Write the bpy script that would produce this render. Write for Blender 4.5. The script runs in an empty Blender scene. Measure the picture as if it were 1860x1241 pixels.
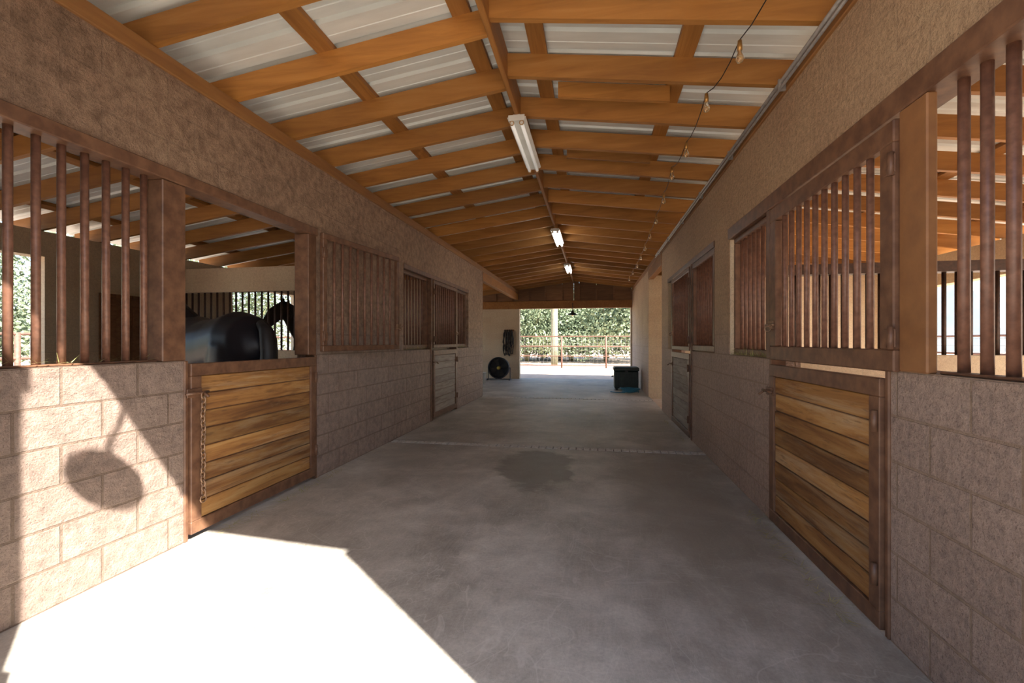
import bpy, math, random
from mathutils import Vector, Matrix, Quaternion
random.seed(7)
S=bpy.context.scene
S.view_settings.view_transform='Standard'
XL,XR=-2.70,1.32
XLo,XRo=-6.5,5.1
YF,YB=0.5,16.3
XRG=-0.69
def zr(x): return 3.46-0.135*abs(x-XRG)

# ---------------------------------------------------------------- materials
def newmat(name):
    m=bpy.data.materials.new(name); m.use_nodes=True
    nt=m.node_tree
    return m,nt,nt.nodes['Principled BSDF']
def L(nt,a,b): nt.links.new(a,b)
def ramp(nt,fac,stops):
    r=nt.nodes.new('ShaderNodeValToRGB')
    e=r.color_ramp.elements
    while len(e)<len(stops): e.new(0.5)
    for i,(p,c) in enumerate(stops):
        e[i].position=p; e[i].color=(*c,1)
    L(nt,fac,r.inputs[0]); return r.outputs[0]
def mix(nt,fac,a,b,mode='MIX'):
    n=nt.nodes.new('ShaderNodeMix'); n.data_type='RGBA'; n.blend_type=mode
    for i,v in ((0,fac),(6,a),(7,b)):
        if hasattr(v,'links'): L(nt,v,n.inputs[i])
        else: n.inputs[i].default_value = v if i==0 else (*v,1)
    return n.outputs[2]
def coords(nt,scale=(1,1,1)):
    tc=nt.nodes.new('ShaderNodeTexCoord'); mp=nt.nodes.new('ShaderNodeMapping')
    mp.inputs['Scale'].default_value=scale
    L(nt,tc.outputs['Object'],mp.inputs[0]); return mp.outputs[0]
def noise(nt,vec,scale,detail=4,rough=0.55,dist=0):
    n=nt.nodes.new('ShaderNodeTexNoise')
    n.inputs['Scale'].default_value=scale; n.inputs['Detail'].default_value=detail
    n.inputs['Roughness'].default_value=rough; n.inputs['Distortion'].default_value=dist
    L(nt,vec,n.inputs['Vector']); return n.outputs[0]
def bump(nt,b,h,strength,dist):
    n=nt.nodes.new('ShaderNodeBump'); n.inputs['Strength'].default_value=strength
    n.inputs['Distance'].default_value=dist
    L(nt,h,n.inputs['Height']); L(nt,n.outputs[0],b.inputs['Normal']); return n
def mathn(nt,op,a,b):
    n=nt.nodes.new('ShaderNodeMath'); n.operation=op
    for i,v in enumerate((a,b)):
        if hasattr(v,'links'): L(nt,v,n.inputs[i])
        else: n.inputs[i].default_value=v
    return n.outputs[0]

def simple(name,c1,c2=None,scale=8,rough=0.6,metal=0,bs=0.2,bd=0.005,emit=None,es=0):
    m,nt,b=newmat(name)
    b.inputs['Roughness'].default_value=rough; b.inputs['Metallic'].default_value=metal
    v=coords(nt)
    n=noise(nt,v,scale,6)
    c2=c2 or tuple(x*0.75 for x in c1)
    L(nt,ramp(nt,n,[(0.35,c2),(0.65,c1)]),b.inputs['Base Color'])
    if bs>0: bump(nt,b,noise(nt,v,scale*6,4),bs,bd)
    if emit:
        b.inputs['Emission Color'].default_value=(*emit,1); b.inputs['Emission Strength'].default_value=es
    return m

def block(name,ca,cb,mort,depth=0.012,nscale=38,rough=0.9,mb=0.5,mw=0.006,low=None,mh=0.5):
    m,nt,b=newmat(name); b.inputs['Roughness'].default_value=rough
    tc=nt.nodes.new('ShaderNodeTexCoord'); sp=nt.nodes.new('ShaderNodeSeparateXYZ')
    L(nt,tc.outputs['Object'],sp.inputs[0])
    cx=nt.nodes.new('ShaderNodeCombineXYZ')
    L(nt,mathn(nt,'ADD',sp.outputs[0],sp.outputs[1]),cx.inputs[0]); L(nt,sp.outputs[2],cx.inputs[1])
    br=nt.nodes.new('ShaderNodeTexBrick'); L(nt,cx.outputs[0],br.inputs['Vector'])
    br.inputs['Scale'].default_value=1; br.inputs['Brick Width'].default_value=0.4
    br.inputs['Row Height'].default_value=0.2035; br.inputs['Mortar Size'].default_value=mw
    br.inputs['Mortar Smooth'].default_value=0.3
    br.inputs['Color1'].default_value=(0.42,0.42,0.42,1); br.inputs['Color2'].default_value=(0.58,0.58,0.58,1)
    br.inputs['Mortar'].default_value=(0.5,0.5,0.5,1)
    v=tc.outputs['Object']
    n1=noise(nt,v,nscale,10,0.72); n2=noise(nt,v,1.3,4); n3=noise(nt,v,130,3,0.7)
    col=ramp(nt,n1,[(0.34,cb),(0.60,ca)])
    if low:
        lc=ramp(nt,n1,[(0.34,tuple(x*0.62 for x in low)),(0.60,low)])
        f=nt.nodes.new('ShaderNodeMapRange'); f.inputs[1].default_value=1.15; f.inputs[2].default_value=1.6
        L(nt,sp.outputs[2],f.inputs[0])
        col=mix(nt,f.outputs[0],lc,col)
    col=mix(nt,0.5,col,ramp(nt,n2,[(0.3,(0.40,0.38,0.37)),(0.7,(0.62,0.6,0.58))]),'OVERLAY')
    col=mix(nt,0.3,col,br.outputs['Color'],'OVERLAY')
    dark=ramp(nt,n3,[(0.35,(0.42,0.37,0.35)),(0.44,(1,1,1))])
    col=mix(nt,0.75,col,dark,'MULTIPLY')
    upf=nt.nodes.new('ShaderNodeMapRange'); upf.inputs[1].default_value=1.2; upf.inputs[2].default_value=1.7
    upf.inputs[3].default_value=mb; upf.inputs[4].default_value=mb*0.3
    L(nt,sp.outputs[2],upf.inputs[0])
    col=mix(nt,mathn(nt,'MULTIPLY',br.outputs['Fac'],upf.outputs[0]),col,mort)
    L(nt,col,b.inputs['Base Color'])
    h=mathn(nt,'ADD',n1,mathn(nt,'MULTIPLY',n3,0.12))
    h=mathn(nt,'SUBTRACT',h,mathn(nt,'MULTIPLY',mathn(nt,'MULTIPLY',br.outputs['Fac'],upf.outputs[0]),mh))
    bump(nt,b,h,1.0,depth)
    return m

def wood(name,stops,stretch,rough=0.65,island=0.35,bs=0.35,sc=14,worn=None):
    m,nt,b=newmat(name); b.inputs['Roughness'].default_value=rough
    v=coords(nt,stretch)
    geo=nt.nodes.new('ShaderNodeNewGeometry')
    off=nt.nodes.new('ShaderNodeVectorMath'); off.operation='ADD'
    cmb=nt.nodes.new('ShaderNodeCombineXYZ')
    rr=mathn(nt,'MULTIPLY',geo.outputs['Random Per Island'],37.0)
    for i in range(3): L(nt,rr,cmb.inputs[i])
    L(nt,v,off.inputs[0]); L(nt,cmb.outputs[0],off.inputs[1])
    n=noise(nt,off.outputs[0],sc,8,0.6,0.6)
    big=noise(nt,off.outputs[0],sc*0.16,3)
    f=mathn(nt,'ADD',mathn(nt,'MULTIPLY',n,0.65),mathn(nt,'MULTIPLY',big,0.35))
    col=ramp(nt,f,stops)
    if worn:
        w1=noise(nt,off.outputs[0],sc*0.30,10,0.75,0.8); w2=noise(nt,off.outputs[0],sc*3.2,4,0.6)
        col=mix(nt,ramp(nt,w1,[(0.50,(0,0,0)),(0.64,(0.7,)*3)]),col,worn)
        col=mix(nt,ramp(nt,w2,[(0.34,(0.5,)*3),(0.42,(0,0,0))]),col,(0.15,0.07,0.03))
    iv=ramp(nt,geo.outputs['Random Per Island'],[(0,(1-island,)*3),(1,(1,1,1))])
    col=mix(nt,1.0,col,iv,'MULTIPLY')
    L(nt,col,b.inputs['Base Color'])
    bump(nt,b,n,bs,0.004)
    return m

M={}
M['block_l']=block('split_face_block_left',(0.64,0.425,0.285),(0.33,0.205,0.13),(0.32,0.22,0.155),0.10,14,rough=0.52,mb=0.75,mw=0.008,low=(0.62,0.46,0.38),mh=0.3)
M['block_r']=block('split_face_block_right',(0.68,0.465,0.285),(0.44,0.285,0.165),(0.38,0.26,0.17),0.030,28,rough=0.6,mb=0.65,mw=0.007,low=(0.59,0.435,0.355),mh=0.35)
M['cream']=block('painted_block_cream',(0.70,0.57,0.40),(0.58,0.46,0.32),(0.5,0.42,0.31),0.003,30)
M['rafter']=wood('rafter_wood',[(0.3,(0.32,0.125,0.024)),(0.55,(0.52,0.225,0.047)),(0.75,(0.63,0.31,0.085))],(0.12,2,1.2),0.6,0.38)
M['purlin']=wood('purlin_wood',[(0.3,(0.25,0.098,0.02)),(0.55,(0.41,0.175,0.04)),(0.75,(0.51,0.245,0.068))],(2,0.12,1.2),0.6,0.3)
M['plate']=wood('top_plate_wood',[(0.3,(0.2,0.083,0.025)),(0.55,(0.31,0.14,0.04)),(0.75,(0.40,0.19,0.06))],(2,0.12,1.2),0.65,0.3)
M['plank']=wood('stall_plank_wood',[(0.36,(0.15,0.063,0.022)),(0.45,(0.29,0.125,0.036)),(0.55,(0.45,0.22,0.064)),(0.68,(0.57,0.34,0.13))],(1.2,0.13,1.5),0.78,0.5,0.5,10,worn=(0.58,0.42,0.245))
M['graywood']=wood('weathered_plank_wood',[(0.3,(0.22,0.19,0.16)),(0.5,(0.42,0.38,0.34)),(0.7,(0.56,0.52,0.48))],(1.2,0.2,1.6),0.8,0.3,0.5,15)
M['board']=wood('gable_board_wood',[(0.3,(0.18,0.085,0.04)),(0.6,(0.31,0.155,0.07)),(0.8,(0.38,0.2,0.1))],(0.2,1,2),0.7,0.3)
M['steel']=simple('painted_brown_steel',(0.195,0.098,0.054),(0.11,0.052,0.030),14,0.45,0.0,0.15,0.003)
M['steel_flare']=simple('brown_steel_post_light_flare',(0.30,0.14,0.055),(0.22,0.10,0.042),9,0.45,0.0,0.1,0.003)  # brown post steel, flare of light put into the colour as lighter orange
M['barpaint']=simple('rust_brown_bar_paint',(0.235,0.112,0.070),(0.145,0.066,0.042),30,0.42,0.0,0.1,0.002)
M['bardark']=simple('dark_brown_bar_paint',(0.09,0.047,0.033),(0.05,0.028,0.02),30,0.5,0.0,0.1,0.002)
M['galv']=simple('galvanised_conduit',(0.42,0.40,0.38),(0.30,0.29,0.28),20,0.4,0.5,0.05)
M['chain']=simple('rusty_chain',(0.4,0.26,0.17),(0.22,0.13,0.08),40,0.5,0.6,0.1)
M['white']=simple('white_enamel',(0.8,0.78,0.72),(0.7,0.68,0.62),5,0.4,0,0)
M['tubeoff']=simple('fluorescent_tube',(0.9,0.9,0.88),(0.88,0.88,0.85),5,0.3,0,0,emit=(1,0.98,0.9),es=0.25)
M['tubeon']=simple('fluorescent_tube_lit',(0.9,0.9,0.88),(0.88,0.88,0.85),5,0.3,0,0,emit=(1,0.99,0.95),es=18)
M['black']=simple('black_plastic',(0.02,0.02,0.022),(0.012,0.012,0.013),20,0.45,0,0.05)
M['greenblk']=simple('dark_green_plastic',(0.02,0.035,0.032),(0.012,0.022,0.02),10,0.5,0,0.05)
M['yellow']=simple('fan_hub_yellow',(0.6,0.42,0.06),None,10,0.5,0,0)
M['fanblade']=simple('fan_blade_dark',(0.05,0.045,0.04),None,10,0.5,0,0)
M['hose']=simple('blue_hose_rubber',(0.03,0.20,0.34),None,30,0.4,0,0.05)
M['brass']=simple('bulb_socket_brass',(0.55,0.3,0.09),None,30,0.35,0.6,0)
M['leather']=simple('black_leather',(0.03,0.022,0.02),None,40,0.5,0,0.1)
M['hair']=simple('horse_mane_hair',(0.010,0.009,0.010),None,60,0.5,0,0.3)
M['hoof']=simple('hoof_horn',(0.09,0.07,0.055),None,30,0.5,0,0.1)
M['straw']=simple('straw',(0.5,0.42,0.18),(0.28,0.3,0.1),12,0.8,0,0)
M['bark']=simple('tree_bark',(0.2,0.2,0.09),(0.12,0.11,0.06),10,0.9,0,0.4,0.02)
M['fencepipe']=simple('rusty_fence_pipe',(0.20,0.10,0.07),(0.13,0.065,0.045),20,0.7,0.0,0.1)
M['wire']=simple('galvanised_wire',(0.3,0.28,0.26),None,20,0.5,0.5,0)
M['eye']=simple('horse_eye',(0.01,0.008,0.006),None,5,0.08,0,0)
def glass():
    m,nt,b=newmat('amber_bulb_glass')
    b.inputs['Base Color'].default_value=(0.85,0.6,0.3,1); b.inputs['Roughness'].default_value=0.08
    b.inputs['Transmission Weight'].default_value=0.8
    return m
M['bulb']=glass()
def horsemat(name,c1,c2):
    m,nt,b=newmat(name)
    v=coords(nt); n=noise(nt,v,6,5)
    L(nt,ramp(nt,n,[(0.3,c1),(0.7,c2)]),b.inputs['Base Color'])
    b.inputs['Roughness'].default_value=0.42
    b.inputs['Specular IOR Level'].default_value=0.25
    bump(nt,b,noise(nt,v,180,3),0.3,0.003); return m
M['horse']=horsemat('black_horse_coat',(0.005,0.005,0.008),(0.015,0.012,0.015))
M['horse2']=horsemat('dark_bay_horse_coat',(0.014,0.008,0.006),(0.032,0.018,0.011))
def roofmat():
    m,nt,b=newmat('corrugated_roof_metal')
    v=coords(nt,(0.5,3,1)); n=noise(nt,v,3,5)
    L(nt,ramp(nt,n,[(0.3,(0.64,0.67,0.64)),(0.7,(0.80,0.84,0.81))]),b.inputs['Base Color'])
    b.inputs['Metallic'].default_value=0.1; b.inputs['Roughness'].default_value=0.42
    return m
M['roof']=roofmat()
def concrete():
    m,nt,b=newmat('worn_concrete'); v=coords(nt)
    n1=noise(nt,v,0.7,5,0.55,0.6); n2=noise(nt,v,5,10,0.7,0.5); n3=noise(nt,v,60,6,0.7)
    n4=noise(nt,v,1.9,8,0.62,0.6)
    col=ramp(nt,n1,[(0.34,(0.33,0.305,0.265)),(0.5,(0.42,0.39,0.345)),(0.66,(0.53,0.495,0.44))])
    col=mix(nt,0.6,col,ramp(nt,n2,[(0.3,(0.31,0.30,0.29)),(0.7,(0.67,0.66,0.65))]),'OVERLAY')
    col=mix(nt,0.45,col,ramp(nt,n3,[(0.3,(0.34,0.34,0.34)),(0.7,(0.66,0.66,0.66))]),'OVERLAY')
    col=mix(nt,0.4,col,ramp(nt,n4,[(0.36,(0.31,0.29,0.27)),(0.62,(0.66,0.66,0.66))]),'OVERLAY')
    for (sx,sy,sc_,w_) in ((3.0,0.35,2.2,0.010),(0.6,0.9,1.1,0.004),(1.6,0.5,1.3,0.004)):
        w=coords(nt,(sx,sy,1)); s=noise(nt,w,sc_,12 if w_>.005 else 3,0.8 if w_>.005 else 0.5,1.6)
        sc=ramp(nt,s,[(0.5-w_,(0,0,0)),(0.5,(0.4,0.4,0.4)),(0.5+w_,(0,0,0))])
        col=mix(nt,sc,col,(0.62,0.58,0.52))
    tc=nt.nodes.new('ShaderNodeTexCoord')
    def blob(cx,cy,sx,sy,e0,e1,c,amt,nz=0.5):
        nonlocal col
        mp=nt.nodes.new('ShaderNodeMapping'); mp.vector_type='POINT'
        mp.inputs['Location'].default_value=(-cx/sx,-cy/sy,0); mp.inputs['Scale'].default_value=(1/sx,1/sy,0)
        L(nt,tc.outputs['Object'],mp.inputs[0])
        ln=nt.nodes.new('ShaderNodeVectorMath'); ln.operation='LENGTH'; L(nt,mp.outputs[0],ln.inputs[0])
        d=mathn(nt,'ADD',ln.outputs['Value'],mathn(nt,'MULTIPLY',n4,nz))
        f=ramp(nt,d,[(e0,(amt,)*3),(e1,(0,0,0))])
        col=mix(nt,f,col,c)
    blob(0.75,4.2,1.25,3.6,0.62,0.98,(0.25,0.22,0.18),0.6,0.7)
    blob(0.9,8.6,1.0,3.6,0.6,0.98,(0.26,0.23,0.19),0.55,0.7)
    blob(-0.62,4.9,0.80,1.55,0.80,0.90,(0.18,0.16,0.135),0.7,0.75)
    blob(-2.2,5.2,0.7,2.6,0.6,0.98,(0.28,0.25,0.21),0.35,0.8)
    L(nt,col,b.inputs['Base Color'])
    L(nt,ramp(nt,n2,[(0.3,(0.40,)*3),(0.7,(0.7,)*3)]),b.inputs['Roughness'])
    bump(nt,b,mathn(nt,'ADD',n3,n2),0.3,0.004); return m
M['concrete']=concrete()
M['paver']=simple('joint_pavers',(0.70,0.66,0.60),(0.48,0.45,0.41),30,0.85,0,0.5,0.006)
M['gap']=simple('joint_gap',(0.12,0.10,0.085),None,30,0.95,0,0.2)
M['sand']=simple('sandy_ground',(0.62,0.49,0.38),(0.50,0.38,0.29),3,0.95,0,0.4,0.02)
def leafmat(name,a,c):
    m,nt,b=newmat(name); geo=nt.nodes.new('ShaderNodeNewGeometry')
    L(nt,ramp(nt,geo.outputs['Random Per Island'],[(0,a),(1,c)]),b.inputs['Base Color'])
    b.inputs['Roughness'].default_value=0.8
    b.inputs['Specular IOR Level'].default_value=0.2
    return m
M['leaf']=leafmat('palo_verde_leaves',(0.10,0.135,0.075),(0.30,0.355,0.22))
M['cactus']=simple('saguaro_skin',(0.28,0.26,0.17),(0.20,0.19,0.12),6,0.8,0,0.2)
M['hill']=simple('distant_hillside',(0.20,0.22,0.22),(0.14,0.17,0.18),0.15,1,0,0)

# ---------------------------------------------------------------- mesh builder
class MB:
    def __init__(s): s.v=[];s.f=[];s.m=[];s.sm=[];s.mats=[]
    def mi(s,m):
        if m not in s.mats: s.mats.append(m)
        return s.mats.index(m)
    def add(s,vs,fs,m,smooth=False):
        o=len(s.v); s.v+= [tuple(v) for v in vs]; k=s.mi(m)
        for f in fs: s.f.append(tuple(i+o for i in f)); s.m.append(k); s.sm.append(smooth)
    def hexa(s,p,m): # p: 4 bottom ccw, 4 top
        s.add(p,[(3,2,1,0),(4,5,6,7),(0,1,5,4),(1,2,6,5),(2,3,7,6),(3,0,4,7)],m)
    def box(s,x0,x1,y0,y1,z0,z1,m):
        s.hexa([(x0,y0,z0),(x1,y0,z0),(x1,y1,z0),(x0,y1,z0),(x0,y0,z1),(x1,y0,z1),(x1,y1,z1),(x0,y1,z1)],m)
    def bbox(s,x0,x1,y0,y1,z0,z1,m,b=0.006): # chamfered box
        b=min(b,(x1-x0)/3,(y1-y0)/3,(z1-z0)/3)
        vs=[];idx={}
        for i,(X,sx) in enumerate(((x0,1),(x1,-1))):
            for j,(Y,sy) in enumerate(((y0,1),(y1,-1))):
                for k,(Z,sz) in enumerate(((z0,1),(z1,-1))):
                    idx[(i,j,k,0)]=len(vs);vs.append((X,Y+sy*b,Z+sz*b))
                    idx[(i,j,k,1)]=len(vs);vs.append((X+sx*b,Y,Z+sz*b))
                    idx[(i,j,k,2)]=len(vs);vs.append((X+sx*b,Y+sy*b,Z))
        g=lambda i,j,k,a: idx[(i,j,k,a)]
        fs=[]
        q=[(0,0),(1,0),(1,1),(0,1)]
        for i in (0,1):
            f=[g(i,a,c,0) for a,c in q]; fs.append(f if i else f[::-1])
            f=[g(a,i,c,1) for a,c in q]; fs.append(f[::-1] if i else f)
            f=[g(a,c,i,2) for a,c in q]; fs.append(f if i else f[::-1])
        for a in (0,1):
            for c in (0,1):
                fs.append([g(a,c,0,0),g(a,c,1,0),g(a,c,1,1),g(a,c,0,1)])
                fs.append([g(a,0,c,0),g(a,1,c,0),g(a,1,c,2),g(a,0,c,2)])
                fs.append([g(0,a,c,1),g(1,a,c,1),g(1,a,c,2),g(0,a,c,2)])
        for i in (0,1):
            for j in (0,1):
                for k in (0,1): fs.append([g(i,j,k,0),g(i,j,k,1),g(i,j,k,2)])
        s.add(vs,fs,m)
    def tube(s,pts,r,m,n=10,closed=False,caps=True,flat=None):
        pts=[Vector(p) for p in pts]; K=len(pts)
        rs=r if isinstance(r,(list,tuple)) else [r]*K
        vs=[];up=None
        for i,p in enumerate(pts):
            if closed: d=pts[(i+1)%K]-pts[i-1]
            else: d=pts[min(i+1,K-1)]-pts[max(i-1,0)]
            d.normalize()
            if up is None:
                up=Vector((0,0,1)) if abs(d.z)<0.9 else Vector((1,0,0))
            a=d.cross(up); a.normalize(); bb=a.cross(d); bb.normalize(); up=bb
            rr=rs[i]; ra,rb=(rr if isinstance(rr,(tuple,list)) else (rr,rr))
            for k in range(n):
                t=2*math.pi*k/n
                vs.append(p+a*math.cos(t)*ra+bb*math.sin(t)*rb)
        fs=[]
        R=K if closed else K-1
        for i in range(R):
            for k in range(n):
                a0=i*n+k;a1=i*n+(k+1)%n;b0=((i+1)%K)*n+k;b1=((i+1)%K)*n+(k+1)%n
                fs.append((a0,a1,b1,b0))
        if not closed and caps:
            fs.append(tuple(range(n))[::-1]); fs.append(tuple(range((K-1)*n,K*n)))
        s.add(vs,fs,m,True)
    def cyl(s,p,q,r,m,n=12): s.tube([p,q],r,m,n)
    def torus(s,c,ax,R,r,m,n=24,k=8,sc=(1,1)):
        ax=Vector(ax).normalized(); a=ax.orthogonal().normalized(); b=ax.cross(a)
        s.tube([Vector(c)+a*math.cos(2*math.pi*i/n)*R*sc[0]+b*math.sin(2*math.pi*i/n)*R*sc[1] for i in range(n)],r,m,k,closed=True)
    def lathe(s,c,prof,m,n=24,ax='z'):
        vs=[];fs=[];c=Vector(c)
        for (r,h) in prof:
            for k in range(n):
                t=2*math.pi*k/n
                if ax=='z': vs.append(c+Vector((r*math.cos(t),r*math.sin(t),h)))
                else: vs.append(c+Vector((r*math.cos(t),h,r*math.sin(t))))
        for i in range(len(prof)-1):
            for k in range(n):
                fs.append((i*n+k,i*n+(k+1)%n,(i+1)*n+(k+1)%n,(i+1)*n+k))
        s.add(vs,fs,m,True)
    def obj(s,name,parent=None,loc=None,rot=None,sharp=True):
        me=bpy.data.meshes.new(name); me.from_pydata(s.v,[],s.f)
        for m in s.mats: me.materials.append(M[m])
        me.polygons.foreach_set('material_index',s.m); me.polygons.foreach_set('use_smooth',s.sm)
        me.update()
        o=bpy.data.objects.new(name,me); S.collection.objects.link(o)
        if loc: o.location=loc
        if rot: o.rotation_euler=rot
        if parent: o.parent=parent
        return o

# ---------------------------------------------------------------- shell
T=0.20
b=MB()
zc_,zt,zw=1.22,2.44,3.08
x0,x1=XL-T,XL
for (a,c) in ((YF,2.62),(4.08,7.36),(8.75,10.97)): b.box(x0,x1,a,c,-0.05,zc_,'block_l')
for (a,c) in ((4.08,6.19),(9.66,10.97)): b.box(x0,x1,a,c,zc_,zt,'block_l')
b.box(x0,x1,YF,10.97,zt,zw,'block_l')
b.obj('wall_left')
b=MB()
x0,x1=XR,XR+T
for (a,c) in ((YF,2.34),(3.72,6.58),(8.06,9.3)): b.box(x0,x1,a,c,-0.05,zc_,'block_r')
for (a,c) in ((4.80,5.35),(8.55,9.3)): b.box(x0,x1,a,c,zc_,zt,'block_r')
b.box(x0,x1,YF,9.3,zt,zw,'block_r')
b.box(x0,x1,11.5,YB,-0.05,zw,'block_r')
b.obj('wall_right')
b=MB()
for y in (4.80,8.55): b.box(XR+0.005,XR+T+0.01,y-0.012,y,zc_,zt,'cream')
b.obj('trim_1')
b=MB()
b.bbox(XL-T,XL+0.02,YF,YB,zw,zr(XL),'plate'); b.bbox(XR-0.02,XR+T,YF,YB,zw,zr(XR),'plate')
b.bbox(XL-0.12,XL+0.01,10.97,YB,2.86,zw,'purlin')
b.bbox(XR-0.01,XR+0.12,9.3,11.5,2.86,zw,'purlin')
b.obj('trim_2')

b=MB()
zo=zr(XLo)
def wallx(b,x,segs,ops,z1,m,t=0.2):
    y=segs[0]
    for (a,c,za,zb) in ops:
        b.box(x,x+t,y,a,-0.05,z1,m)
        if za>0: b.box(x,x+t,a,c,-0.05,za,m)
        b.box(x,x+t,a,c,zb,z1,m); y=c
    b.box(x,x+t,y,segs[1],-0.05,z1,m)
wallx(b,XLo-0.2,(YF,YB),[(1.0,4.4,0,2.37),(7.3,9.2,0,2.37),(11.3,15.2,0,2.45)],zo,'cream')
b.obj('wall_outer_left')
b=MB()
wallx(b,XRo,(YF,YB),[(1.2,4.3,0,2.2),(5.5,8.6,0,2.2),(9.35,11.45,0,2.4),(11.9,13.5,1.0,2.2)],zr(XRo+0.2),'cream')
b.obj('wall_outer_right')
b=MB()
for (xa,xb) in ((XLo,XL-T),):
    b.box(xa,xb,6.0,6.15,-0.05,zc_,'cream'); b.box(xa,xb,6.0,6.15,2.10,2.46,'cream')
    b.box(xa,xb,10.8,10.97,-0.05,2.9,'cream')
b.box(XL-T-0.12,XL-T,6.0,6.15,zc_,2.1,'cream')
b.obj('wall_partition_left')
b=MB()
b.box(XR+T,XRo,5.0,5.15,-0.05,zc_,'cream'); b.box(XR+T,XRo,5.0,5.15,2.02,2.12,'bardark')
b.box(XR+T,XRo,9.13,9.3,-0.05,2.7,'cream')
b.box(XR+0.002,XRo,11.49,11.68,-0.05,2.95,'cream')
b.obj('wall_partition_right')
b=MB()
y=6.075; x=XLo+0.05
while x<XL-T-0.12: b.cyl((x,y,zc_),(x,y,2.1),0.015,'bardark',8); x+=0.11
b.obj('partition_grille')
b=MB(); y=5.075; x=XR+T+0.06
while x<XRo: b.cyl((x,y,zc_),(x,y,2.03),0.019,'bardark',8); x+=0.11
b.obj('partition_grille.001')
b=MB()
b.box(XLo-0.2,XL,YF-0.18,YF,-0.05,zr(XLo)-0.0,'cream'); b.box(XR,XRo+0.2,YF-0.18,YF,-0.05,zr(XRo+0.2),'cream')
def gab(b,xa,xb,y0,y1,zb,m,e=0):
    b.hexa([(xa,y0,zb),(xb,y0,zb),(xb,y1,zb),(xa,y1,zb),(xa,y0,zr(xa)+e),(xb,y0,zr(xb)+e),(xb,y1,zr(xb)+e),(xa,y1,zr(xa)+e)],m)
gab(b,XLo,XL,YF-0.18,YF,zr(XLo),'cream'); gab(b,XR,XRo+0.2,YF-0.18,YF,zr(XRo+0.2),'cream')
b.box(1.08,XR,YF-0.04,YF+0.02,-0.05,zr(XR),'steel')
b.obj('wall_front')
b=MB()
for i in range(10):
    b.bbox(-2.69+i*0.16,-2.69+i*0.16+0.157,YF-0.28,YF-0.25,0.03,3.42,'graywood')
for z in (0.1,1.6,3.25): b.bbox(-2.69,-1.1,YF-0.25,YF-0.21,z,z+0.12,'graywood')
b.obj('sliding_barn_door',loc=(0.19,0,0))
b=MB()
b.box(XLo,XL-0.02,YB,YB+0.2,-0.05,2.53,'cream')
b.box(XR+0.02,XRo,YB,YB+0.2,-0.05,2.53,'cream')
b.box(XL-0.06,XL+0.06,YB-0.04,YB+0.2,-0.05,2.53,'cream'); b.box(XR-0.05,XR+0.06,YB-0.04,YB+0.2,-0.05,2.53,'cream')
b.obj('wall_back')
b=MB()
b.bbox(XLo,XRo,YB-0.05,YB+0.15,2.53,2.80,'purlin')
x=XLo
while x<XRo:
    xb=min(x+0.6,XRo)
    for (u,w) in (((x,xb),) if not (x<XRG<xb) else ((x,XRG),(XRG,xb))):
        gab(b,u+0.003,w-0.003,YB,YB+0.06,2.8,'board',0.21)
    b.box(x-0.02,x+0.02,YB-0.04,YB,2.8,zr(x)-0.02,'board')
    x+=0.6
b.obj('wall_gable')

b=MB()
for a,c in ((-2.5,5.72),(5.86,10.72),(10.86,YB+0.3)):
    b.box(XL-0.02,XR+0.02,a,c,-0.15,0,'concrete')
b.box(XL-0.02,XR+0.02,5.72,5.86,-0.15,-0.012,'gap'); b.box(XL-0.02,XR+0.02,10.72,10.86,-0.15,-0.012,'gap')
b.box(XL-4,XL-0.02,10.97,YB,-0.15,-0.001,'concrete')
b.obj('floor')
b=MB()
for yy in (5.72,10.72):
    x=XL+0.0
    while x<XR-0.05:
        w=random.uniform(0.085,0.1)
        b.bbox(x+0.010,min(x+w,XR),yy+0.02,yy+0.12,-0.02,0.003+random.uniform(-.002,.002),'paver',0.004); x+=w
b.obj('paver_joint_strip')
b=MB(); b.add([(-90,-40,-0.04),(90,-40,-0.04),(90,120,-0.04),(-90,120,-0.04)],[(0,1,2,3)],'sand'); b.obj('ground')

# ---------------------------------------------------------------- roof
b=MB()
ys=[2.92+0.655*k for k in range(-3,21)]
RD=0.18
for y in ys:
    w=0.045
    for (xa,xb,dy) in ((XLo-0.4,XRG-0.02,0.12+random.uniform(-.015,.015)),(XRG+0.02,XRo+0.5,-0.03)):
        za,zb=zr(xa),zr(xb); yy=y+dy
        if yy+w>YB-0.06: continue
        j=random.uniform(-.008,.008)
        b.hexa([(xa,yy,za),(xb,yy,zb+j),(xb,yy+w,zb+j),(xa,yy+w,za),(xa,yy,za+RD),(xb,yy,zb+RD),(xb,yy+w,zb+RD),(xa,yy+w,za+RD)],'rafter')
for yy in (YF,):
    for (xa,xb) in ((XLo-0.4,XRG),(XRG,XRo+0.5)):
        za,zb=zr(xa),zr(xb); w=0.05
        b.hexa([(xa,yy,za),(xb,yy,zb),(xb,yy+w,zb),(xa,yy+w,za),(xa,yy,za+RD+.04),(xb,yy,zb+RD+.04),(xb,yy+w,zb+RD+.04),(xa,yy+w,za+RD+.04)],'rafter')
for y in (3.575,4.885):
    xa,xb=-0.3,0.62; yy=y+0.35; za,zb=zr(xa)+0.05,zr(xb)+0.05
    b.hexa([(xa,yy,za),(xb,yy,zb),(xb,yy+.04,zb),(xa,yy+.04,za),(xa,yy,za+.13),(xb,yy,zb+.13),(xb,yy+.04,zb+.13),(xa,yy+.04,za+.13)],'rafter')
b.obj('roof_rafters')
b=MB()
b.bbox(XRG-0.02,XRG+0.02,YF+.06,YB-0.0,3.42,3.66,'purlin')
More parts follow.
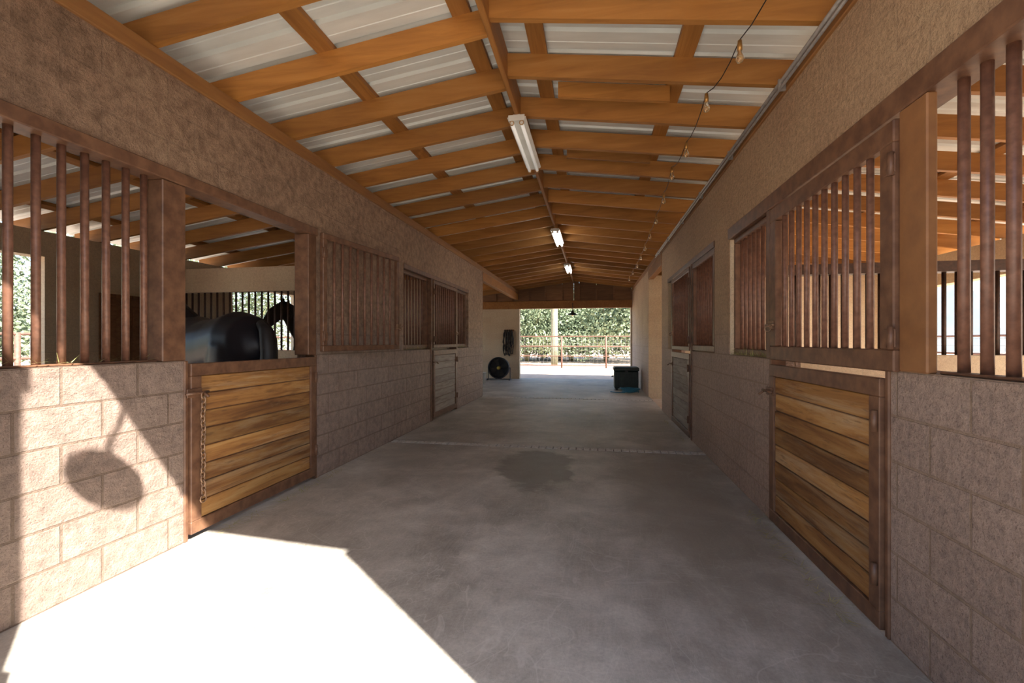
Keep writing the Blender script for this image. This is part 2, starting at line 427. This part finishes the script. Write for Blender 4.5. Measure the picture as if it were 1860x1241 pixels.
for x in (-6.2,-4.9,-3.5,-1.93,-0.90,-0.42,0.66,2.2,3.6,4.9):
    z=zr(x)+RD; sl=0.135*(1 if x<XRG else -1)
    for (ya,yb) in ((YF,5.6),(5.61,11.0),(11.01,YB+0.1)):
        u,w=x-0.065,x+0.065
        b.hexa([(u,ya,z-sl*.065),(w,ya,z+sl*.065),(w,yb,z+sl*.065),(u,yb,z-sl*.065),(u,ya,z-sl*.065+.038),(w,ya,z+sl*.065+.038),(w,yb,z+sl*.065+.038),(u,yb,z-sl*.065+.038)],'purlin')
b.obj('roof_purlins')
b=MB()
prof=[];y=YF-0.15
while y<YB+0.5:
    prof+=[(y,0),(y+.09,0),(y+.095,.004),(y+.105,.004),(y+.11,0),(y+.19,0),(y+.205,.028),(y+.225,.028),(y+.24,0)]; y+=0.25
for (xa,xb) in ((XLo-0.6,XRG),(XRG,XRo+0.7)):
    vs=[];fs=[]
    for (y,h) in prof:
        for x in (xa,xb): vs.append((x,y,zr(x)+RD+0.04+h))
    for i in range(len(prof)-1): fs.append((2*i,2*i+1,2*i+3,2*i+2))
    b.add(vs,fs,'roof')
b.obj('ceiling')

# ---------------------------------------------------------------- stall fronts
def frame_bars(b,y0,y1,z0,z1,xa,xb,st,pitch=0.112,r=0.017,rail=0.07,stile=0.07):
    b.bbox(xa,xb,y0,y1,z1-rail,z1,st); b.bbox(xa,xb,y0,y1,z0,z0+rail,st)
    b.bbox(xa,xb,y0,y0+stile,z0+rail,z1-rail,st); b.bbox(xa,xb,y1-stile,y1,z0+rail,z1-rail,st)
    n=max(1,round((y1-y0-2*stile)/pitch)); xm=(xa+xb)/2
    for i in range(1,n):
        y=y0+stile+(y1-y0-2*stile)*i/n
        b.cyl((xm,y,z0+rail-.01),(xm,y,z1-rail+.01),r,'barpaint')
def bars(b,ylist,x,z0,z1,r=0.019):
    for y in ylist: b.cyl((x,y,z0),(x,y,z1),r,'barpaint',16)
b=MB()
bars(b,[2.397-0.112*i for i in range(16)],XL-0.07,zc_-0.01,zt-0.03)
b.bbox(XL-0.14,XL+0.015,YF,4.1,zt-0.05,zt+0.03,'steel')
b.bbox(XL-0.14,XL+0.0,2.46,2.63,zc_,zt-0.05,'steel')
b.bbox(XL-0.14,XL+0.01,3.95,4.08,zc_,zt-0.05,'steel')
b.bbox(XL-0.1,XL-0.04,YF,2.46,zc_,zc_+0.012,'steel')
b.bbox(XL-0.1,XL+0.01,2.61,2.64,0.0,zc_,'steel')
b.bbox(XL-0.1,XL+0.01,4.06,4.09,0.0,zc_,'steel')
b.obj('stall_window_grille')
b=MB()
frame_bars(b,6.21,7.30,zc_+0.01,zt-0.01,XL-0.12,XL-0.05,'steel')
frame_bars(b,8.78,9.64,zc_+0.01,zt-0.01,XL-0.12,XL-0.05,'steel')
b.bbox(XL-0.14,XL+0.012,7.30,7.37,0,zt,'steel'); b.bbox(XL-0.14,XL+0.012,8.74,8.80,0,zt,'steel')
b.bbox(XL-0.14,XL+0.012,6.19,9.66,zt-0.03,zt+0.04,'steel')
b.obj('stall_window_grille.001')
b=MB()
bars(b,[1.697+0.1045*i for i in range(-10,4)],XR+0.07,zc_-0.01,zt-0.05)
b.bbox(XR-0.015,XR+0.14,YF,4.80,zt-0.09,zt+0.02,'steel')
b.bbox(XR-0.01,XR+0.03,2.08,2.25,zc_,zt-0.09,'steel_flare')
b.bbox(XR-0.01,XR+0.1,2.32,2.35,0,zc_,'steel'); b.bbox(XR-0.01,XR+0.1,3.71,3.74,0,zc_,'steel')
b.bbox(XR-0.01,XR+0.12,3.72,3.80,zc_,zt-0.09,'steel')
frame_bars(b,3.81,4.76,zc_+0.01,zt-0.09,XR+0.03,XR+0.09,'steel',rail=0.05,stile=0.04)
b.bbox(XR+0.02,XR+0.09,YF,2.06,zc_,zc_+0.012,'steel')
b.obj('stall_window_grille.002')
b=MB()
frame_bars(b,5.37,6.52,zc_+0.01,zt-0.04,XR+0.0,XR+0.07,'steel')
frame_bars(b,8.12,8.53,zc_+0.01,zt-0.04,XR+0.05,XR+0.12,'steel')
b.bbox(XR-0.012,XR+0.14,6.52,6.59,0,zt,'steel'); b.bbox(XR-0.012,XR+0.14,8.05,8.12,0,zt,'steel')
b.bbox(XR-0.012,XR+0.14,5.35,8.55,zt-0.04,zt+0.03,'steel')
b.obj('stall_window_grille.003')

def planked(name,x,s,y0,y1,z0,z1,pl,n,fr='steel',chain=False,latch_near=True):
    """lower stall door on plane x, s=+1 faces +X"""
    b=MB(); fw=0.085
    xa,xb=sorted((x,x+s*0.045))
    for (a,c,d,e) in ((y0,y1,z1-fw,z1),(y0,y1,z0,z0+fw),(y0,y0+fw,z0+fw,z1-fw),(y1-fw,y1,z0+fw,z1-fw)):
        b.bbox(xa,xb,a,c,d,e,fr,0.004)
    pa,pb=sorted((x+s*0.002,x+s*0.032))
    h=(z1-z0-2*fw)/n
    for i in range(n):
        za=z0+fw+i*h
        d=random.uniform(-.004,.004)
        b.bbox(pa+d,pb+d,y0+fw,y1-fw,za+0.003,za+h-0.004,pl,0.004)
    b.box(pa+0.004 if s>0 else pa+0.01,pb-0.01 if s>0 else pb-0.004,y0+fw,y1-fw,z0+fw,z1-fw,'steel')
    yh=y1-0.02 if latch_near else y0+0.02
    xo=x+s*0.055
    for z in (z0+0.25,z1-0.2):
        b.cyl((xo,yh,z-.05),(xo,yh,z+.05),0.014,fr)
    yl=y0+0.02 if latch_near else y1-0.03
    zl=z1-0.2
    b.bbox(*sorted((x+s*0.045,x+s*0.055)),yl-0.06,yl+0.06,zl-0.03,zl+0.03,fr,0.003)
    b.cyl((xo+s*.01,yl-0.08,zl),(xo+s*.01,yl+0.1,zl),0.01,fr,8)
    b.cyl((xo+s*.01,yl+0.06,zl),(xo+s*.05,yl+0.06,zl-0.03),0.008,fr,8)
    if chain:
        k=0; z=zl-0.02; yc=yl+0.05
        while z>zl-0.72:
            c=(x+s*0.07,yc+0.004*math.sin(k),z)
            pts=[]
            for i in range(12):
                t=2*math.pi*i/12
                side=Vector((0,1,0)) if k%2==0 else Vector((1,0,0))
                pts.append(Vector(c)+side*math.cos(t)*0.015+Vector((0,0,1))*math.sin(t)*0.022)
            b.tube(pts,0.005,'chain',6,closed=True)
            z-=0.032; k+=1
        b.torus((x+s*0.07,yc,z-0.01),(1,0,0),0.024,0.005,'chain',16,6)
    return b.obj(name)
planked('door_1',XL-0.02,1,2.645,4.055,0.04,1.20,'plank',8,chain=True)
planked('door_2',XL-0.02,1,7.38,8.73,0.04,1.20,'graywood',8)
planked('door_3',XR+0.02,-1,2.36,3.70,0.02,1.18,'plank',8,latch_near=False)
planked('door_4',XR+0.02,-1,6.60,8.04,0.02,1.18,'graywood',8,latch_near=False)

def grille_door(name,s,width,z0,z1,loc,rotz,wide=0.08,n=11,r=0.017):
    b=MB(); xa,xb=sorted((0,s*0.045))
    b.bbox(xa,xb,0,width,z1-wide,z1,'steel'); b.bbox(xa,xb,0,width,z0,z0+wide,'steel')
    b.bbox(xa,xb,0,wide,z0+wide,z1-wide,'steel'); b.bbox(xa,xb,width-wide,width,z0+wide,z1-wide,'steel')
    for i in range(1,n):
        y=wide+(width-2*wide)*i/n
        b.cyl(((xa+xb)/2,y,z0+wide-.01),((xa+xb)/2,y,z1-wide+.01),r,'barpaint')
    for z in (z0+0.15,z1-0.2):
        b.cyl((s*0.055,0.0,z-.05),(s*0.055,0.0,z+.05),0.014,'steel')
        b.bbox(*sorted((s*0.045,s*0.052)),-0.02,0.06,z-.04,z+.04,'steel',0.002)
    ly=width-0.03
    zz=(z0+z1)/2-0.3
    b.bbox(*sorted((s*0.045,s*0.056)),ly-0.05,ly+0.05,zz-.03,zz+.03,'chain',0.003)
    b.cyl((s*0.06,ly-0.07,zz),(s*0.06,ly+0.07,zz),0.009,'chain',8)
    b.torus((s*0.07,ly,zz-0.03),(0,1,0),0.02,0.005,'chain',14,6)
    return b.obj(name,loc=loc,rot=(0,0,rotz))
grille_door('barred_stall_gate',1,1.40,1.25,2.43,(XL+0.03,4.10,0),-math.radians(7.5),0.06,10,0.015)
grille_door('barred_stall_gate',1,1.34,1.24,2.40,(XL-0.02,7.385,0),0,0.06)
grille_door('barred_stall_gate',-1,1.42,1.215,2.33,(XR+0.02,2.26,0),0,0.10,11,0.016)
grille_door('barred_stall_gate',-1,1.42,1.22,2.38,(XR+0.02,6.60,0),0,0.06)

# ---------------------------------------------------------------- conduit, lights
b=MB()
for (x,z,r,ya,yb) in ((1.27,3.135,0.014,YF+.06,9.8),(1.265,3.09,0.010,YF+.06,9.8)):
    b.tube([(x,ya,z),(x,5,z),(x,yb,z)],r,'galv',10)
y=1.0
while y<9.8: b.bbox(1.252,1.30,y,y+0.02,3.075,3.155,'galv',0.002); y+=1.2
b.obj('electrical_conduit')

def fluoro(y0,lit):
    b=MB(); x=XRG; z=3.40; y1=y0+1.22
    t='tubeon' if lit else 'tubeoff'
    b.bbox(x-0.035,x+0.035,y0,y1,z-0.035,z+0.02,'white',0.006)
    for s in (-1,1):
        b.hexa([(x+s*0.03,y0,z-.035),(x+s*0.085,y0,z-.012),(x+s*0.085,y1,z-.012),(x+s*0.03,y1,z-.035),(x+s*0.03,y0,z-.028),(x+s*0.085,y0,z-.005),(x+s*0.085,y1,z-.005),(x+s*0.03,y1,z-.028)],'white')
        b.cyl((x+s*0.045,y0+.03,z-.055),(x+s*0.045,y1-.03,z-.055),0.017,t,12)
        for yy in (y0+.015,y1-.03):
            b.bbox(x+s*0.045-.015,x+s*0.045+.015,yy,yy+.015,z-.075,z-.02,'white',0.003)
            b.torus((x+s*0.045,yy,z-.055),(0,1,0),0.019,0.004,'brass',12,6)
    b.bbox(x-0.075,x+0.075,y0-0.004,y0+0.004,z-.04,z+.012,'white',0.002)
    b.obj('fluorescent_light')
fluoro(4.08,False); fluoro(8.3,True); fluoro(12.1,True)

b=MB()
bl=[(0.93,1.4),(0.90,2.2),(0.885,3.0),(0.83,3.6),(0.85,4.45),(0.82,5.05),(0.86,5.9),(0.9,6.9),(0.93,7.9),(0.96,8.9),(0.98,9.9),(1.0,10.9),(1.0,12.0),(1.0,13.2)]
pts=[]
for i,(x,y) in enumerate(bl):
    z=3.205
    pts.append((x,y,z))
    if i<len(bl)-1:
        x2,y2=bl[i+1]
        for k in (0.25,0.5,0.75): pts.append((x+(x2-x)*k,y+(y2-y)*k,z-0.06*(1-(2*k-1)**2)))
b.tube(pts,0.0035,'black',6)
for (x,y) in bl:
    b.lathe((x,y,3.14),[(0.001,0.065),(0.012,0.06),(0.015,0.025),(0.015,0.0),(0.001,-0.002)],'brass',12)
    b.lathe((x,y,3.14),[(0.010,0.0),(0.013,-0.018),(0.023,-0.042),(0.025,-0.055),(0.018,-0.072),(0.001,-0.08)],'bulb',14)
b.obj('string_lights')

def pendant(y,name='pendant_lamp'):
    b=MB(); x=XRG-0.03
    near=y<5
    z0=2.96 if near else 2.30
    if near: b.tube([(x,y,z0+.1),(x,y+.01,z0+.2),(x,y+.07,z0+.3),(x,y+.10,3.40),(x,y+.10,3.47)],0.013,'black',8)
    else: b.tube([(x,y,z0+.1),(x,y,2.7),(x,y+.2,2.72)],0.010,'black',8)
    b.lathe((x,y,z0),[(0.03,0.14),(0.045,0.12),(0.05,0.07),(0.08,0.05),(0.165,0.0),(0.17,-0.02),(0.16,-0.012),(0.05,0.03),(0.02,0.05)],'black',28)
    b.lathe((x,y,z0),[(0.02,0.05),(0.03,0.0),(0.04,-0.03),(0.03,-0.06),(0.001,-0.07)],'bulb',16)
    b.obj(name)
pendant(YF-0.02); pendant(YB-0.25)

# ---------------------------------------------------------------- objects at the far end
def trunk():
    b=MB(); x0,x1,y0,y1=0.55,1.24,12.9,13.5
    b.bbox(x0+.02,x1-.02,y0+.02,y1-.02,0.05,0.52,'greenblk',0.02)
    b.bbox(x0,x1,y0,y1,0.52,0.64,'greenblk',0.03)
    for x in (x0+.06,x1-.12):
        for y in (y0+.05,y1-.11): b.bbox(x,x+.06,y,y+.06,0.0,0.05,'black')
    for i in range(5): b.bbox(x0+.1+i*.11,x0+.13+i*.11,y0+.008,y0+.025,0.1,0.46,'greenblk',.004)
    b.bbox((x0+x1)/2-.04,(x0+x1)/2+.04,y0-.015,y0+.01,0.47,0.56,'black',.004)
    b.tube([(x0+.0,y0+.15,.38),(x0-.04,y0+.17,.36),(x0-.04,y0+.38,.36),(x0,y0+.4,.38)],.01,'black',8)
    b.obj('storage_trunk')
trunk()
b=MB(); pts=[]
for i in range(150):
    t=i*0.2; r=0.20+0.035*math.sin(i*0.37); pts.append((0.95+r*math.cos(t)*1.1,12.4+r*math.sin(t),0.014+0.0007*i+0.004*math.sin(i)))
pts+= [(0.8,12.2,0.02),(0.6,12.25,0.014),(0.45,12.4,0.014)]
b.tube(pts,0.013,'hose',8); b.obj('garden_hose')
def fan():
    b=MB(); c=Vector((-3.25,15.6,0.43)); R=0.36
    b.lathe(c,[(R-.01,-0.12),(R,-0.125),(R+.01,-0.12),(R,0.12),(R-.01,0.12),(R-.01,-0.12)],'black',36,'y')
    b.lathe(c,[(R-.01,0.10),(0.001,0.10)],'black',36,'y')
    for i in range(9):
        r=0.06+i*0.035
        b.torus(c+Vector((0,-0.125,0)),(0,1,0),r,0.004,'black',32,5)
    b.torus(c+Vector((0,-0.12,0)),(0,1,0),R,0.022,'black',36,8)
    for i in range(16):
        t=2*math.pi*i/16; d=Vector((math.cos(t),0,math.sin(t)))
        b.cyl(c+d*0.05+Vector((0,-.13,0)),c+d*R+Vector((0,-.125,0)),0.004,'black',5)
    b.lathe(c,[(0.001,-0.14),(0.055,-0.138),(0.06,-0.12),(0.06,0.09),(0.001,0.09)],'yellow',20,'y')
    for i in range(4):
        t=2*math.pi*i/4+.4; d=Vector((math.cos(t),0,math.sin(t))); e=Vector((-math.sin(t),0,math.cos(t)))
        p=[c+d*.06-e*.04+Vector((0,-.03,0)),c+d*.3-e*.10+Vector((0,-.05,0)),c+d*.32+e*.08+Vector((0,.05,0)),c+d*.06+e*.04+Vector((0,.03,0))]
        b.hexa([q for q in p]+[q+Vector((0,.006,0)) for q in p],'fanblade')
    for s in (-1,1):
        b.tube([(c.x+s*(R+.03),c.y,c.z),(c.x+s*(R+.03),c.y,0.06),(c.x+s*(R+.03),c.y-.2,0.02)],0.014,'black',8)
        b.tube([(c.x+s*(R+.03),c.y-.22,0.02),(c.x+s*(R+.03),c.y+.22,0.02)],0.014,'black',8)
        b.cyl((c.x+s*(R+.04),c.y,c.z),(c.x+s*(R-.02),c.y,c.z),0.02,'black')
    b.cyl((c.x-R-.03,c.y+.2,.02),(c.x+R+.03,c.y+.2,.02),0.014,'black')
    b.obj('drum_fan')
fan()
def tack():
    b=MB(); y=YB-0.05
    b.bbox(-3.2,-2.85,y,YB,1.72,1.78,'board',.004)
    for i,x in enumerate((-3.16,-3.08,-3.0,-2.92)):
        b.tube([(x,y,1.76),(x,y-.05,1.75),(x,y-.06,1.79)],.007,'black',6)
        for k in range(5):
            w=random.uniform(.035,.09); l=random.uniform(.4,.95)
            pts=[]
            for j in range(20):
                t=2*math.pi*j/20
                ww=w*(0.35+0.65*(0.5-0.5*math.sin(t)))
                pts.append((x+ww*math.cos(t)+.015*math.sin(j*1.7+k),y-.03-.015*k+.008*math.sin(j),1.76-l/2*(1-math.sin(t))))
            b.tube(pts,(0.015),'leather',6,closed=True)
        b.torus((x+.01,y-.07,1.3-.05*i),(0,1,0),.03,.006,'chain',14,6)
    b.obj('hanging_halters')
tack()
b=MB(); b.lathe((-3.55,14.2,0.0),[(0.001,0.0),(0.13,0.0),(0.16,0.36),(0.165,0.36),(0.15,0.34),(0.12,0.03),(0.001,0.03)],'white',24)
b.tube([(-3.55+0.16*math.cos(t),14.2,0.34-0.14*math.sin(t)) for t in [math.pi*i/10 for i in range(11)]],.004,'galv',6); b.obj('feed_bucket')

b=MB()
for i in range(5): b.bbox(XLo+0.005,XLo+0.03,5.0+i*.11,5.105+i*.11,0.0,2.0,'board',.003)
b.bbox(XLo+.03,XLo+.05,5.0,5.55,1.85,1.95,'board'); b.bbox(XLo+.03,XLo+.05,5.0,5.55,.3,.4,'board')
b.obj('door_5')

def hay(name,boxs,n,up=0.06):
    b=MB()
    for (x0,x1,y0,y1,z) in boxs:
        for i in range(n):
            p=Vector((random.uniform(x0,x1),random.uniform(y0,y1),z+random.uniform(0.002,0.012)))
            d=Vector((random.uniform(-1,1),random.uniform(-1,1),random.uniform(0,0.8)*up/0.06)).normalized()*random.uniform(.03,.09)
            w=d.cross(Vector((0,0,1))); 
            if w.length<1e-4: continue
            w=w.normalized()*0.002
            q=p+d
            b.add([p-w,p+w,q+w*.3,q-w*.3],[(0,1,2,3)],'straw')
    b.obj(name)
hay('hay_scraps',[(XR+.0,XR+.12,3.85,4.75,zc_+.0)],420,.09)
hay('hay_scraps',[(XL-.15,XL-.01,6.25,7.3,zc_),(XL-.15,XL-.01,8.8,9.6,zc_)],200,.07)
hay('hay_scraps',[(XR+.02,XR+.14,5.4,6.5,zc_)],200,.07)
hay('straw_litter',[(XL+.09,XL+.16,2.7,4.4,0)],110,.02)
hay('straw_litter',[(XR-.16,XR-.09,2.4,3.9,0),(XR-.16,XR-.09,6.4,8,0)],110,.02)
hay('hay_scraps',[(XL-.16,XL-.02,0.9,2.45,zc_+.012)],120,.03)

# ---------------------------------------------------------------- horses
def horse(loc,rotz,neck,head,name='horse',sc=1.0,coat='horse'):
    b=MB()
    torso=[((-.90,0,1.30),(.05,.06)),((-.84,0,1.28),(.15,.17)),((-.74,0,1.27),(.23,.26)),((-.55,0,1.27),(.28,.31)),((-.25,0,1.22),(.275,.31)),((.05,0,1.18),(.29,.335)),((.32,0,1.20),(.27,.36)),((.52,0,1.22),(.235,.34)),((.70,0,1.20),(.18,.26)),((.80,0,1.17),(.12,.16)),((.86,0,1.16),(.05,.06))]
    b.tube([t[0] for t in torso],[t[1] for t in torso],coat,20)
    b.tube([n[0] for n in neck],[n[1] for n in neck],coat,16)
    b.tube([n[0] for n in head],[n[1] for n in head],coat,16)
    for s in (-1,1):
        b.tube([(-.58,s*.12,1.25),(-.56,s*.155,1.02),(-.50,s*.165,.84),(-.62,s*.155,.66),(-.76,s*.15,.50),(-.75,s*.15,.42),(-.71,s*.15,.2),(-.69,s*.15,.13),(-.64,s*.15,.06)],[(.17,.2),(.14,.21),(.10,.14),(.065,.085),(.048,.066),(.04,.05),(.034,.037),(.042,.045),(.045,.05)],coat,12)
        b.tube([(.50,s*.13,1.2),(.52,s*.15,.98),(.50,s*.145,.76),(.50,s*.14,.52),(.50,s*.14,.46),(.50,s*.14,.2),(.50,s*.14,.13),(.55,s*.14,.06)],[(.13,.17),(.10,.14),(.07,.085),(.05,.055),(.045,.045),(.034,.036),(.042,.045),(.045,.05)],coat,12)
        h0=Vector(head[0][0]); 
        e=h0+Vector((0.0,s*.06,.07)); b.tube([e,e+Vector((.01,s*.012,.08)),e+Vector((.025,s*.01,.16))],[.035,.03,.006],coat,8)
    o=b.obj('body'); 
    r=o.modifiers.new('r','REMESH'); r.mode='VOXEL'; r.voxel_size=0.02; r.use_smooth_shade=True
    sm=o.modifiers.new('s','SMOOTH'); sm.factor=0.6; sm.iterations=8
    e=bpy.data.objects.new(name,None); S.collection.objects.link(e); e.location=loc; e.rotation_euler=(0,0,rotz); e.scale=(sc,sc,sc)
    o.parent=e
    b=MB()
    for s in (-1,1):
        for (x,y) in ((-.62,s*.15),(.57,s*.14)): b.lathe((x,y,0),[(0.001,0),(.062,0),(.048,.075),(.001,.08)],'hoof',16)
    b.obj('hooves',e)
    b=MB()
    b.tube([(-.86,0,1.46),(-.94,0,1.40),(-.99,0,1.2),(-1.0,0,.95),(-.98,0,.7),(-.97,0,.45)],[(.035,.035),(.05,.05),(.065,.055),(.08,.06),(.07,.05),(.012,.01)],'hair',12)
    b.obj('tail',e)
    b=MB()
    for i in range(len(neck)-1):
        p0,r0=neck[i]; p1,r1=neck[i+1]
        for k in range(14):
            t=k/14; p=Vector(p0).lerp(Vector(p1),t); d=(Vector(p1)-Vector(p0)).normalized()
            upv=Vector((-d.z,0,d.x)); rr=r0[1]+(r1[1]-r0[1])*t
            root=p+upv*(rr-.01)
            l=random.uniform(.12,.2)
            b.tube([root,root+upv*.02+Vector((0,.04,0)),root-upv*l*.45+Vector((-.02,.11+.0,-.04)),root-upv*l+Vector((-.03,.12,-.08))],[.012,.016,.012,.002],'hair',6)
    h0=Vector(head[0][0]); h1=Vector(head[1][0])
    b.tube([h0+Vector((0,0,.1)),h1+Vector((0.02,0,.12)),Vector(head[2][0])+Vector((.06,0,.06))],[(.03,.02),(.035,.015),(.006,.004)],'hair',8)
    b.obj('mane',e)
    b=MB()
    hc=Vector(head[1][0])
    for s in (-1,1):
        b.lathe(hc+Vector((.04,s*.088,.03)),[(0.001,-.022),(.016,-.016),(.022,0),(.016,.016),(.001,.022)],'eye',12)
        ht=Vector(head[-1][0]); b.lathe(ht+Vector((0,s*.035,.02)),[(0.001,-.01),(.01,-.007),(.012,0),(.001,.01)],'eye',10)
    b.obj('eyes',e)
    return e
neck=[((.45,0,1.30),(.16,.28)),((.68,0,1.46),(.12,.23)),((.90,0,1.62),(.095,.18)),((1.10,0,1.76),(.08,.14)),((1.2,0,1.80),(.075,.11))]
head=[((1.12,0,1.80),(.07,.08)),((1.22,0,1.77),(.095,.135)),((1.34,0,1.66),(.09,.135)),((1.46,0,1.50),(.065,.095)),((1.56,0,1.36),(.055,.068)),((1.61,0,1.29),(.052,.058)),((1.635,0,1.25),(.03,.035))]
horse((-3.92,4.14,-0.04),math.radians(157),neck,head,sc=1.07)
neck2=[((.45,0,1.32),(.16,.28)),((.66,0,1.52),(.12,.22)),((.84,0,1.72),(.095,.17)),((.98,0,1.90),(.08,.13)),((1.05,0,1.96),(.075,.11))]
head2=[((1.0,0,1.97),(.07,.08)),((1.09,0,1.94),(.095,.135)),((1.22,0,1.84),(.09,.135)),((1.35,0,1.69),(.065,.095)),((1.46,0,1.55),(.055,.068)),((1.52,0,1.48),(.052,.058)),((1.545,0,1.44),(.03,.035))]
horse((-4.9,8.05,-0.04),math.radians(-112),neck2,head2,coat='horse2')

# ---------------------------------------------------------------- outside
def fence(name,p,q,z=1.6,n=6):
    b=MB(); p=Vector(p);q=Vector(q)
    for i in range(n+1):
        c=p.lerp(q,i/n); b.cyl(c+Vector((0,0,-.04)),c+Vector((0,0,z+.02)),.045,'fencepipe',10)
    for h in (z,z*.68,z*.36,.1): b.cyl(p+Vector((0,0,h)),q+Vector((0,0,h)),.028,'fencepipe',8)
    L_=(q-p).length; k=int(L_/0.2)
    for i in range(k):
        c=p.lerp(q,i/k); b.cyl(c+Vector((0,0,.1)),c+Vector((0,0,z)),.004,'wire',4)
    for i in range(1,8): b.cyl(p+Vector((0,0,.1+i*.19)),q+Vector((0,0,.1+i*.19)),.004,'wire',4)
    b.obj(name)
fence('pipe_fence',(-10.8,24.0,0),(9.8,24.0,0),1.62,9)
fence('pipe_fence',(-11,-2,0),(-11,22,0),1.5,8)
fence('pipe_fence',(10,-2,0),(10,22,0),1.5,8)
def treemesh(seed,H=6,R=3.0,nl=8000):
    random.seed(seed); b=MB(); blobs=[]
    for k in range(6):
        a=2*math.pi*k/6+random.uniform(-.4,.4); rr=R*random.uniform(.35,.7); h=H*random.uniform(.45,.75)
        p=[(0,0,-.05),(rr*.15*math.cos(a),rr*.15*math.sin(a),h*.3),(rr*.6*math.cos(a),rr*.6*math.sin(a),h*.7),(rr*math.cos(a),rr*math.sin(a),h)]
        b.tube(p,[.12,.09,.05,.02],'bark',7); blobs.append((Vector(p[3]),R*.5))
        blobs.append((Vector(p[3])*0.75+Vector((0,0,-h*.15)),R*.5))
        blobs.append((Vector((p[3][0]*1.3,p[3][1]*1.3,h*.36)),R*.42))
    for i in range(nl):
        c,r=random.choice(blobs)
        d=Vector((random.gauss(0,1),random.gauss(0,1),random.gauss(0,1))).normalized()*r*random.random()**.45
        d.z*=.75; p=c+d
        if p.z<.1: p.z=random.uniform(.1,.6)
        s=random.uniform(.06,.13)
        u=Vector((random.gauss(0,1),random.gauss(0,1),random.gauss(0,1))).normalized(); w=u.orthogonal().normalized()
        b.add([p-u*s,p+w*s*.55,p+u*s,p-w*s*.55],[(0,1,2,3)],'leaf')
    o=b.obj('palo_verde_tree'); return o
base=[treemesh(11),treemesh(12,5,2.8),treemesh(13,7,3.4)]
spots=[(-6,30.5),(-1.5,31.5),(3.2,30.5),(8,31),(-11,31),(-4,36),(1,37),(6,36),(12,35),(-9,38),
 (-19,4),(-20,10),(-18,15),(-22,0),(-24,12),(27,5),(27,10),(21,19),(-18,21),(30,16),(26,24),(-26,18),(-4.5,31),(0.8,30.8),(-2.5,34)]
for i,(x,y) in enumerate(spots):
    if i<3: o=base[i]
    else:
        o=bpy.data.objects.new('palo_verde_tree',base[i%3].data); S.collection.objects.link(o)
    o.location=(x,y,-.04); o.rotation_euler=(0,0,i*1.3); s=0.95+0.2*((i*7)%5)/5; o.scale=(s,s,s)
b=MB()
b.tube([(-2.2,26.0,-.05),(-2.2,26.0,1),(-2.2,26.0,3),(-2.2,26.0,5),(-2.2,26.0,5.5),(-2.2,26.0,5.7)],[.14,.17,.2,.18,.13,.03],'cactus',24)
for k in range(14):
    t=2*math.pi*k/14; b.tube([(-2.2+.17*math.cos(t),26.0+.17*math.sin(t),z) for z in (0,1,3,5)],[.02,.025,.03,.02],'cactus',5)
b.tube([(-2.2,26.0,4.1),(-1.7,26.0,4.0),(-1.5,26.0,4.3),(-1.5,26.0,5.2)],[.1,.12,.13,.05],'cactus',12)
b.obj('saguaro_cactus')
b=MB(); vs=[];fs=[];n=72
for i in range(n):
    t=2*math.pi*i/n; h=7+4*math.sin(i*.7)+2.5*math.sin(i*1.9+1)
    for (r,z) in ((75,-.1),(88,h)): vs.append((r*math.cos(t),15+r*math.sin(t),z))
for i in range(n):
    j=(i+1)%n; fs.append((2*i,2*j,2*j+1,2*i+1))
b.add(vs,fs,'hill'); b.obj('distant_hills')

# ---------------------------------------------------------------- light
w=bpy.data.worlds.new('sky'); S.world=w; w.use_nodes=True; nt=w.node_tree
bg=nt.nodes['Background']; sky=nt.nodes.new('ShaderNodeTexSky'); sky.sky_type='NISHITA'
sky.sun_disc=False; sky.sun_elevation=math.radians(43); sky.sun_rotation=math.radians(130)
nt.links.new(sky.outputs[0],bg.inputs[0]); bg.inputs[1].default_value=0.50
d=Vector((-.83,.69,-1)).normalized()
sl=bpy.data.lights.new('sun','SUN'); sl.energy=25; sl.angle=math.radians(0.6); sl.color=(1,0.945,0.86)
so=bpy.data.objects.new('sun',sl); so.rotation_euler=d.to_track_quat('-Z','Y').to_euler(); so.location=(8,-8,10); S.collection.objects.link(so)

cd=bpy.data.cameras.new('camera'); cd.lens=16; cd.sensor_width=36; cd.clip_start=.05; cd.clip_end=300
co=bpy.data.objects.new('camera',cd); co.location=(0,0,1.35); co.rotation_euler=(math.radians(90),0,math.radians(10.15)); S.collection.objects.link(co)
S.camera=co
